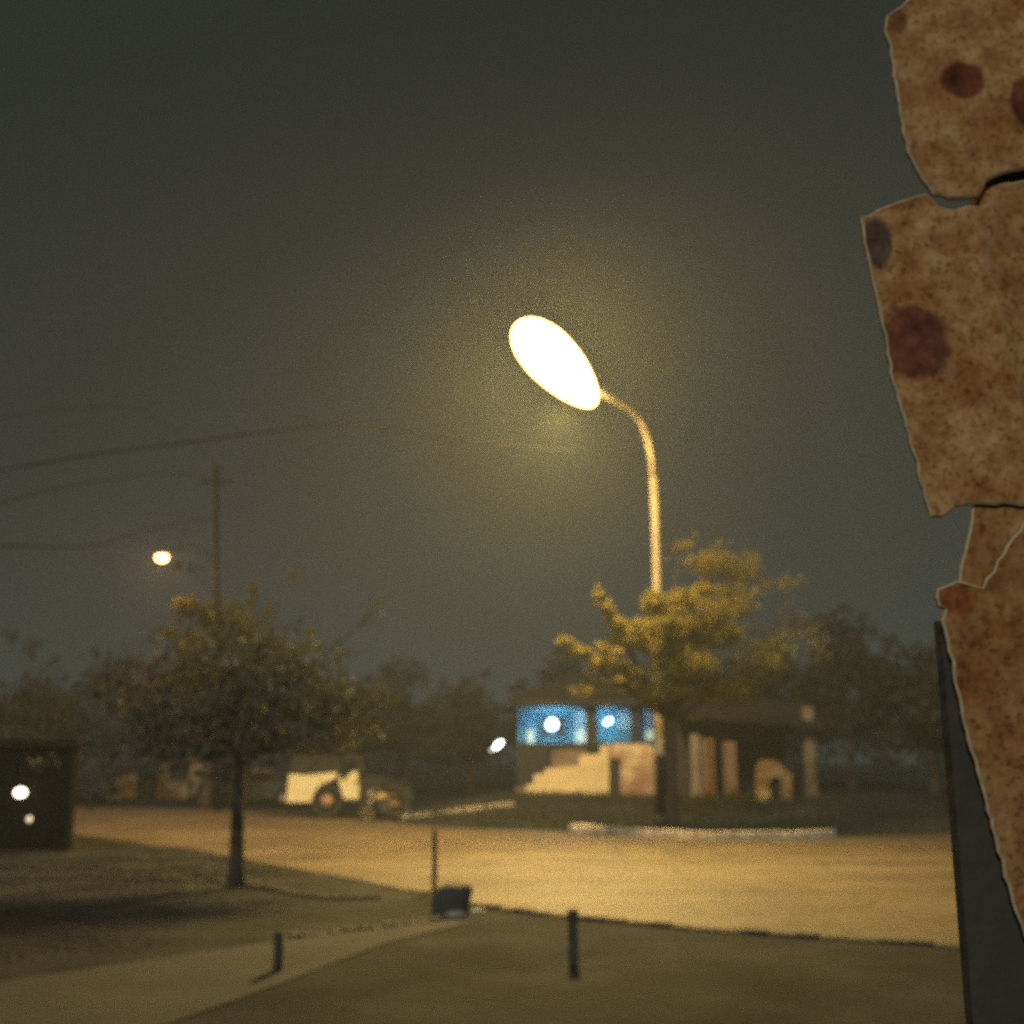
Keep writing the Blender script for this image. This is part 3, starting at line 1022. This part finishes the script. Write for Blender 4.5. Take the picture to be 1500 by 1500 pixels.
for cx_ in (wx, fx_):
    for sgn in (-1, 1):
        y0 = sgn * (W - 0.11)
        mb = MB()
        R = wr * 0.98
        prof = [(R * 0.60, -0.10), (R * 0.93, -0.11), (R, -0.07), (R, 0.07), (R * 0.93, 0.11), (R * 0.60, 0.10)]
        seg = 28
        vs = []
        for (rr, yy) in prof:
            for k in range(seg):
                a = 2 * PI * k / seg
                vs.append((cx_ + rr * math.cos(a), y0 + yy, R + rr * math.sin(a)))
        fs = []
        for i in range(len(prof)):
            j = (i + 1) % len(prof)
            for k in range(seg):
                k2 = (k + 1) % seg
                fs.append((i * seg + k, j * seg + k, j * seg + k2, i * seg + k2))
        mb.add(vs, fs, True)
        wh = obj('wheel', mb, M_rubber, ve)
        mb = MB()
        mb.tube([(cx_, y0 - 0.075, R), (cx_, y0 + 0.075, R)], R * 0.598, 24)
        obj('wheel_disc', mb, M_rubber, wh)
        mb = MB()
        mb.tube([(cx_, y0 + sgn * 0.07, R), (cx_, y0 + sgn * 0.115, R)], [R * 0.38, R * 0.30], 16)
        obj('rim', mb, M_rim, wh)

# ------------------------------------------------------------------ second, dark car farther back
CB = P(372, 1178, 50)
cr = thing('parked_car', 'dark parked car half hidden behind the left tree trunk', 'car', (CB.x, CB.y, 0.0), 0.25)
mb = MB()
body = [(-1.9, 0.35), (-1.95, 0.75), (-1.75, 0.92), (-1.15, 0.98), (-0.65, 1.42), (0.65, 1.46), (1.2, 1.0), (1.85, 0.86), (1.98, 0.6), (1.95, 0.35)] + arch(1.2, 0.32, 0.38, 0, PI, 8) + arch(-1.2, 0.32, 0.38, 0, PI, 8)
mb.prism(body, -0.8, 0.8)
obj('body', mb, mat('grey_green_paint', (0.05, 0.055, 0.05), (0.035, 0.04, 0.036), 2, 0.35), cr)
mb = MB()
mb.prism([(-1.0, 1.0), (-0.6, 1.36), (0.6, 1.39), (1.05, 1.0)], -0.82, -0.805)
obj('side_window', mb, M_glass, cr)
mb = MB()
mb.box(-0.6, 0.62, -0.74, 0.74, 1.462, 1.485, Matrix.Identity(4))
obj('roof_panel', mb, M_white, cr)
for cx_ in (-1.2, 1.2):
    for sgn in (-1, 1):
        mb = MB()
        mb.tube([(cx_, sgn * 0.62, 0.31), (cx_, sgn * 0.81, 0.31)], 0.31, 20)
        wh = obj('wheel', mb, M_rubber, cr)
        mb = MB()
        mb.tube([(cx_, sgn * 0.80, 0.31), (cx_, sgn * 0.825, 0.31)], 0.18, 16)
        obj('rim', mb, M_steel, wh)

# ------------------------------------------------------------------ motorcycle in front of the jeep
mbp = G(563, 1205)
mc = thing('motorcycle', 'dark parked motorcycle standing just right of the cream jeep', 'motorcycle', (mbp.x, mbp.y, 0.02), 0.5)


def ring(mb, c, R, r, seg=24, s2=8):
    vs, fs = [], []
    for i in range(seg):
        a = 2 * PI * i / seg
        for k in range(s2):
            b = 2 * PI * k / s2
            rr = R + r * math.cos(b)
            vs.append((c[0] + rr * math.cos(a), c[1] + r * math.sin(b), c[2] + rr * math.sin(a)))
    for i in range(seg):
        for k in range(s2):
            fs.append((i * s2 + k, ((i + 1) % seg) * s2 + k, ((i + 1) % seg) * s2 + (k + 1) % s2, i * s2 + (k + 1) % s2))
    mb.add(vs, fs, True)


for cx_ in (-0.62, 0.62):
    mb = MB()
    ring(mb, (cx_, 0, 0.29), 0.25, 0.045)
    wh = obj('wheel', mb, M_rubber, mc)
    mb = MB()
    ring(mb, (cx_, 0, 0.29), 0.205, 0.014)
    mb.tube([(cx_, -0.06, 0.29), (cx_, 0.06, 0.29)], 0.045, 10)
    for k in range(8):
        a = 2 * PI * k / 8
        mb.tube([(cx_, 0, 0.29), (cx_ + 0.2 * math.cos(a), 0, 0.29 + 0.2 * math.sin(a))], 0.006, 4)
    obj('rim', mb, M_steel, wh)
mb = MB()
for s in (-0.07, 0.07):
    mb.tube([(-0.62, s, 0.29), (-0.40, s, 0.86)], 0.026, 8)
obj('fork', mb, mat('chromed_fork', (0.5, 0.44, 0.33), (0.35, 0.3, 0.22), 4, 0.35, metal=0.4), mc)
mb = MB()
mb.tube([(-0.36, -0.36, 1.02), (-0.42, -0.15, 0.98), (-0.40, 0, 0.92), (-0.42, 0.15, 0.98), (-0.36, 0.36, 1.02)], 0.018, 8)
obj('handlebar', mb, M_steel, mc)
mb = MB()
mb.ball((-0.50, 0, 0.86), (0.09, 0.09, 0.09), None, 12, 8)
obj('headlight', mb, M_housing, mc)
mb = MB()
mb.ball((-0.12, 0, 0.76), (0.27, 0.14, 0.13), None, 16, 10)
obj('fuel_tank', mb, mat('tan_tank_paint', (0.34, 0.26, 0.13), (0.26, 0.2, 0.1), 3, 0.35), mc)
mb = MB()
mb.ball((0.38, 0, 0.76), (0.38, 0.13, 0.07), None, 16, 8)
obj('seat', mb, M_canvas, mc)
mb = MB()
mb.tube([(-0.40, 0, 0.82), (-0.2, 0, 0.42), (0.25, 0, 0.36), (0.62, 0, 0.29)], 0.03, 8)
mb.tube([(-0.35, 0, 0.70), (0.2, 0, 0.68), (0.68, 0, 0.66)], 0.025, 8)
mb.tube([(0.62, 0.09, 0.29), (0.52, 0.10, 0.68)], 0.025, 8)
mb.tube([(0.62, -0.09, 0.29), (0.52, -0.10, 0.68)], 0.025, 8)
obj('frame', mb, M_dark, mc)
mb = MB()
mb.box(-0.22, 0.18, -0.14, 0.14, 0.28, 0.58, bev=0.04)
obj('engine', mb, M_stone, mc)

# ------------------------------------------------------------------ small things along the near side
def post(name, px, ytop, ybase, wpx, label, material, cat, rect=False):
    b = G(px, ybase)
    s = b.y / F
    h = (ybase - ytop) * s * 1.05
    w = wpx * s / 2
    mb = MB()
    if rect:
        mb.box(-w, w, -w, w, -0.1, h, None, bev=w * 0.25)
        mb.box(-w * 1.12, w * 1.12, -w * 1.12, w * 1.12, h * 0.86, h * 1.0 + 0.01, None, bev=w * 0.2)
    else:
        mb.tube([(0, 0, -0.1), (w * 0.1, 0, h * 0.5), (-w * 0.1, 0, h * 0.97), (-w * 0.1, 0, h)], [w * 1.05, w, w * 0.92, w * 0.6], 10)
    mb.v = [(p[0] + b.x, p[1] + b.y, p[2] + b.z) for p in mb.v]
    o = obj(name, mb, material, None, b)
    return tag(o, label, cat)


post('bollard', 840, 1346, 1414, 13, 'short dark square bollard on the near kerb of the road', M_wood, 'bollard', True)
post('wooden_stake', 406, 1374, 1424, 13, 'low dark stump of a stake in the ground at lower left', M_wood, 'stake')
post('marker_post', 636, 1226, 1306, 7, 'thin dark marker post standing above the dark boulder', M_wood, 'post')

bb = G(662, 1338)
mb = MB()
s = bb.y / F
RB = random.Random(5)
mb.ball((0, 0, 0), (0.245, 0.19, 0.21), None, 18, 12, z0=-0.999, z1=0.999)
vv = []
for p in mb.v:
    v = Vector(p)
    # squarish rock, higher at the right
    k = 1.0 / max(0.55, (abs(v.x / 0.245) ** 5 + abs(v.y / 0.19) ** 5 + abs(v.z / 0.21) ** 5) ** 0.2)
    v = v * k * (1 + 0.05 * math.sin(v.x * 23 + v.z * 17) + 0.04 * math.sin(v.y * 31 + v.x * 11))
    if v.z > 0:
        v.z *= 0.92 + 0.5 * v.x
    v.x += 0.12 * v.z
    vv.append((v.x + bb.x, v.y + bb.y, v.z + bb.z + 0.17))
mb.v = vv
tag(obj('boulder', mb, M_stone, None, bb), 'dark squarish boulder at the corner of the near kerb', 'boulder')

ws = G(855, 1221)
mb = MB()
mb.box(-0.28, 0.28, -0.18, 0.18, -0.1, 0.24, Matrix.Translation(ws) @ Matrix.Rotation(0.15, 4, 'Z'), bev=0.05)
tag(obj('whitewashed_stone', mb, M_white, None, ws), 'whitewashed stone block at the left end of the far kerb', 'stone')
for (x, y, sz, lab) in ((668, 1343, 0.10, 'small pale stone lying in front of the dark boulder'), (700, 1338, 0.08, 'small pale stone lying to the right of the dark boulder')):
    g = G(x, y)
    mb = MB()
    mb.ball(g + Vector((0, 0, sz * 0.25)), (sz * 1.5, sz, sz * 0.5), Matrix.Rotation(0.3, 4, 'Z'), 10, 6)
    tag(obj('loose_stone', mb, M_kerb, None, g), lab, 'stone')

# ------------------------------------------------------------------ pillar at the right with torn cardboard
PY = 2.22
pxl = P(1399, 1300, PY).x
mb = MB()
for i in range(4):          # upright planks butted together
    xa = pxl + 0.015 + 0.155 * i
    mb.box(xa, xa + 0.151, PY, PY + 0.045, -0.15, (P(1400, 905, PY).z if i == 0 else 3.85 - 0.03 * (i % 2)), None, bev=0.004)
for z in (0.5, 2.05, 3.4):
    mb.box(pxl + (0.05 if z < 2.2 else 0.2), pxl + 0.63, PY + 0.047, PY + 0.09, z, z + 0.09, None, bev=0.004)
o = obj('plank_hoarding', mb, M_pillar, None, (pxl + 0.31, PY + 0.025, 0))
tag(o, 'dark upright plank hoarding at the right edge behind the torn brown cardboard', 'hoarding')


def card_material(name, spots, tint=1.0, red=0.0):
    m = bpy.data.materials.new(name)
    m.use_nodes = True
    nt = m.node_tree
    N_, L_ = nt.nodes, nt.links
    b = N_['Principled BSDF']
    b.inputs['Roughness'].default_value = 0.95
    b.inputs['Specular IOR Level'].default_value = 0.15
    geo = N_.new('ShaderNodeNewGeometry')

    def noise(scale, detail=6, rough=0.65):
        n = N_.new('ShaderNodeTexNoise')
        n.inputs['Scale'].default_value = scale
        n.inputs['Detail'].default_value = detail
        n.inputs['Roughness'].default_value = rough
        L_.new(geo.outputs['Position'], n.inputs['Vector'])
        return n

    def ramp(src, stops):
        r = N_.new('ShaderNodeValToRGB')
        e = r.color_ramp.elements
        e[0].position, e[0].color = stops[0][0], (*stops[0][1], 1)
        e[1].position, e[1].color = stops[-1][0], (*stops[-1][1], 1)
        for p, c in stops[1:-1]:
            q = e.new(p)
            q.color = (*c, 1)
        L_.new(src, r.inputs['Fac'])
        return r
    t = tint
    n1 = noise(19, 10, 0.72)
    base = ramp(n1.outputs['Fac'], [(0.28, (0.22 * t, 0.095 * t, 0.038 * t)), (0.45, (0.46 * t, 0.23 * t, 0.088 * t)), (0.58, (0.60 * t, 0.35 * t, 0.145 * t)), (0.75, (0.72 * t, 0.50 * t, 0.25 * t))])
    n2 = noise(75, 4)
    spk = ramp(n2.outputs['Fac'], [(0.36, (0.45, 0.34, 0.27)), (0.47, (1, 1, 1))])
    mx = N_.new('ShaderNodeMix')
    mx.data_type = 'RGBA'
    mx.blend_type = 'MULTIPLY'
    mx.inputs[0].default_value = 0.75
    L_.new(base.outputs['Color'], mx.inputs[6])
    L_.new(spk.outputs['Color'], mx.inputs[7])
    col = mx.outputs[2]
    n3 = noise(9, 5)
    rs = ramp(n3.outputs['Fac'], [(0.42 - 0.2 * red, (1, 1, 1)), (0.66, (0.72, 0.52, 0.40))])
    mx = N_.new('ShaderNodeMix')
    mx.data_type = 'RGBA'
    mx.blend_type = 'MULTIPLY'
    mx.inputs[0].default_value = 0.8 + 0.15 * red
    L_.new(col, mx.inputs[6])
    L_.new(rs.outputs['Color'], mx.inputs[7])
    col = mx.outputs[2]
    nd = noise(30, 4)
    for (c, rx, rz, sc_col) in spots:
        sub = N_.new('ShaderNodeVectorMath')
        sub.operation = 'SUBTRACT'
        L_.new(geo.outputs['Position'], sub.inputs[0])
        sub.inputs[1].default_value = c
        mul = N_.new('ShaderNodeVectorMath')
        mul.operation = 'MULTIPLY'
        L_.new(sub.outputs[0], mul.inputs[0])
        mul.inputs[1].default_value = (1 / rx, 0, 1 / rz)
        ln = N_.new('ShaderNodeVectorMath')
        ln.operation = 'LENGTH'
        L_.new(mul.outputs[0], ln.inputs[0])
        ad = N_.new('ShaderNodeMath')
        ad.operation = 'MULTIPLY_ADD'
        L_.new(nd.outputs['Fac'], ad.inputs[0])
        ad.inputs[1].default_value = 0.55
        L_.new(ln.outputs['Value'], ad.inputs[2])
        rr = ramp(ad.outputs[0], [(0.0, (1, 1, 1)), (0.98, (1, 1, 1)), (1.0, (0, 0, 0))])
        rr.color_ramp.elements[0].position = 0.6
        mp = N_.new('ShaderNodeMapRange')
        mp.inputs['From Min'].default_value = 1.18
        mp.inputs['From Max'].default_value = 1.42
        mp.inputs['To Min'].default_value = 0.93
        mp.inputs['To Max'].default_value = 0.0
        L_.new(ad.outputs[0], mp.inputs['Value'])
        N_.remove(rr)
        sp = ramp(n1.outputs['Fac'], [(0.34, tuple(v * 0.55 for v in sc_col)), (0.64, (sc_col[0] * 2.1, sc_col[1] * 1.8, sc_col[2] * 1.6))])
        mx = N_.new('ShaderNodeMix')
        mx.data_type = 'RGBA'
        L_.new(mp.outputs[0], mx.inputs[0])
        L_.new(col, mx.inputs[6])
        L_.new(sp.outputs['Color'], mx.inputs[7])
        col = mx.outputs[2]
    L_.new(col, b.inputs['Base Color'])
    bp = N_.new('ShaderNodeBump')
    bp.inputs['Strength'].default_value = 0.9
    bp.inputs['Distance'].default_value = 0.010
    L_.new(n1.outputs['Fac'], bp.inputs['Height'])
    L_.new(bp.outputs['Normal'], b.inputs['Normal'])
    return m


def rough_outline(pxs, amp, step):
    """tear the outline: subdivide and jitter"""
    out = []
    n = len(pxs)
    for i in range(n):
        a, b = Vector(pxs[i]), Vector(pxs[(i + 1) % n])
        L = (b - a).length
        k = max(1, int(L / step))
        nrm = Vector((-(b - a).y, (b - a).x)).normalized()
        for j in range(k):
            t = j / k
            jit = 0 if j == 0 else random.gauss(0, amp)
            out.append(a.lerp(b, t) + nrm * jit)
    return out


def card(pxs, y_front, thick, label, material, curl=None):
    out = rough_outline(pxs, 1.3, 12)
    pts = [(P(p.x, p.y, y_front).x, P(p.x, p.y, y_front).z) for p in out]
    mb = MB()
    n = len(pts)
    ctr = (sum(p[0] for p in pts) / n, sum(p[1] for p in pts) / n)
    # front face bevelled inwards so the torn rim catches light
    vs = []
    for k, (ins, yy) in enumerate(((0.0, y_front + thick), (0.0, y_front + thick * 0.4), (0.0042, y_front))):
        for i in range(n):
            a, b, c = Vector(pts[i - 1]), Vector(pts[i]), Vector(pts[(i + 1) % n])
            tdir = (c - a).normalized()
            nn_ = Vector((-tdir.y, tdir.x))
            area = sum(pts[q][0] * pts[(q + 1) % n][1] - pts[(q + 1) % n][0] * pts[q][1] for q in range(n))
            if area < 0:
                nn_ = -nn_
            q = b + nn_ * ins
            vs.append((q.x, yy, q.y))
    area = sum(pts[q][0] * pts[(q + 1) % n][1] - pts[(q + 1) % n][0] * pts[q][1] for q in range(n))
    ccw = area > 0
    fs = [tuple(range(2 * n, 3 * n)) if ccw else tuple(range(3 * n - 1, 2 * n - 1, -1)), tuple(range(n - 1, -1, -1)) if ccw else tuple(range(n))]
    for k in range(2):
        for i in range(n):
            j = (i + 1) % n
            f = (k * n + i, k * n + j, (k + 1) * n + j, (k + 1) * n + i)
            fs.append(f if ccw else f[::-1])
    mb.add(vs, fs)
    o = obj('torn_cardboard', mb, material, None, (ctr[0], y_front, ctr[1]))
    o.data.materials.append(M_rim_card)
    for k in range(n):
        o.data.polygons[2 + n + k].material_index = 1
    tag(o, label, 'cardboard', 'torn cardboard pieces on the planks')
    return o


def sp(x, y, rx, ry, Y, c):
    q = P(x, y, Y)
    k = Y / F * 1.05
    return ((q.x, Y, q.z), rx * k, ry * k, c)


RED = (0.115, 0.034, 0.020)
GRY = (0.085, 0.060, 0.045)
ya, yb, yc, yd = PY - 0.034, PY - 0.024, PY - 0.010, PY - 0.026
mA = card_material('mottled_card_spotted', [sp(1410, 117, 34, 30, ya, RED), sp(1508, 150, 28, 42, ya, RED), sp(1310, 30, 20, 24, ya, (0.2, 0.085, 0.04))], 0.98)
mB = card_material('mottled_card_stained', [sp(1284, 355, 23, 40, yb, GRY), sp(1338, 500, 52, 56, yb, (0.13, 0.045, 0.028))], 1.0)
mC = card_material('mottled_card_plain', [], 0.88)
mD = card_material('mottled_card_reddish', [sp(1400, 880, 26, 22, yd, (0.26, 0.09, 0.035))], 0.86, red=0.85)
card([(1372, -60), (1340, -15), (1322, 6), (1299, 22), (1296, 45), (1305, 66), (1309, 110), (1317, 150), (1323, 195), (1336, 232), (1352, 262), (1368, 284), (1392, 290), (1436, 287), (1446, 265), (1468, 254), (1500, 247), (1640, 225), (1640, -60)],
     ya, 0.012, 'top piece of torn brown cardboard with a round dark red spot', mA)
card([(1260, 317), (1300, 300), (1345, 285), (1358, 282), (1375, 300), (1400, 306), (1432, 300), (1446, 350), (1462, 430), (1482, 520), (1502, 600), (1530, 690), (1545, 742), (1425, 738), (1402, 742), (1382, 757), (1364, 757), (1355, 728), (1345, 692), (1333, 648), (1320, 600), (1308, 560), (1299, 505), (1288, 452), (1276, 400), (1266, 355)],
     yb, 0.011, 'middle piece of torn brown cardboard, widest one, with a large irregular red stain', mB)
card([(1425, 275), (1640, 240), (1640, 860), (1445, 872), (1400, 862), (1413, 810), (1421, 775), (1427, 735), (1440, 690)],
     yc, 0.008, 'plain torn cardboard layer lying under the other three pieces', mC)
card([(1373, 862), (1402, 850), (1440, 860), (1470, 810), (1500, 765), (1640, 700), (1640, 1560), (1545, 1480), (1502, 1372), (1488, 1335), (1472, 1285), (1458, 1225), (1445, 1175), (1432, 1130), (1418, 1085), (1408, 1035), (1397, 985), (1388, 940), (1380, 908), (1386, 892), (1376, 888)],
     yd, 0.012, 'lowest and longest torn cardboard piece, reddish brown and tapering downwards', mD)

# ------------------------------------------------------------------ haze
mb = MB()
mb.box(-156, 156, -9, 406, -1.2, 16.5)
hz = obj('haze', mb, bpy.data.materials.new('haze'))
hz['kind'] = 'stuff'
tag(hz, 'thin night haze filling the air round the street lamp', 'haze')
m = hz.data.materials[0]
m.use_nodes = True
nt = m.node_tree
nt.nodes.remove(nt.nodes['Principled BSDF'])
pv = nt.nodes.new('ShaderNodeVolumePrincipled')
pv.inputs['Color'].default_value = (0.80, 0.93, 0.98, 1)
pv.inputs['Density'].default_value = 0.0015
m.cycles.volume_sampling = 'EQUIANGULAR'
pv.inputs['Anisotropy'].default_value = 0.1
nt.links.new(pv.outputs[0], nt.nodes['Material Output'].inputs['Volume'])

# ------------------------------------------------------------------ moon and night sky
EL, AZ = math.radians(27), math.radians(-18)     # low moon behind the camera, to the left
sd = bpy.data.lights.new('moon', 'SUN')
sd.energy = 1.0
sd.angle = math.radians(0.5)
sd.color = (0.96, 1.0, 0.92)
so_ = bpy.data.objects.new('moon', sd)
COL.objects.link(so_)
dirv = Vector((math.sin(AZ) * math.cos(EL), -math.cos(AZ) * math.cos(EL), math.sin(EL)))    # towards the moon
so_.rotation_euler = dirv.to_track_quat('Z', 'Y').to_euler()
so_.location = (0, -20, 30)

wd = bpy.data.worlds.new('World')
sc.world = wd
wd.use_nodes = True
nt = wd.node_tree
bg = nt.nodes['Background']
sky = nt.nodes.new('ShaderNodeTexSky')
sky.sky_type = 'NISHITA'
sky.sun_disc = False
sky.sun_elevation = EL
sky.sun_rotation = math.atan2(dirv.x, dirv.y)
bw = nt.nodes.new('ShaderNodeRGBToBW')
nt.links.new(sky.outputs[0], bw.inputs[0])
mx = nt.nodes.new('ShaderNodeMix')
mx.data_type = 'RGBA'
mx.blend_type = 'MULTIPLY'
mx.inputs[0].default_value = 1.0
pw = nt.nodes.new('ShaderNodeMath')      # overcast evens the sky out
pw.operation = 'POWER'
pw.inputs[1].default_value = 0.35
nt.links.new(bw.outputs[0], pw.inputs[0])
nt.links.new(pw.outputs[0], mx.inputs[6])
mx.inputs[7].default_value = (0.82, 1.0, 0.95, 1)
nt.links.new(mx.outputs[2], bg.inputs['Color'])
bg.inputs['Strength'].default_value = 0.019

# ------------------------------------------------------------------ render settings
sc.view_settings.view_transform = 'Standard'
sc.view_settings.look = 'None'
sc.view_settings.exposure = 0.0
sc.view_settings.gamma = 1.0
sc.cycles.use_denoising = False
sc.cycles.max_bounces = 5
sc.cycles.diffuse_bounces = 2
sc.cycles.glossy_bounces = 2
sc.cycles.volume_bounces = 0
sc.cycles.sample_clamp_indirect = 4.0
sc.cycles.sample_clamp_direct = 7.0
sc.cycles.filter_width = 2.2
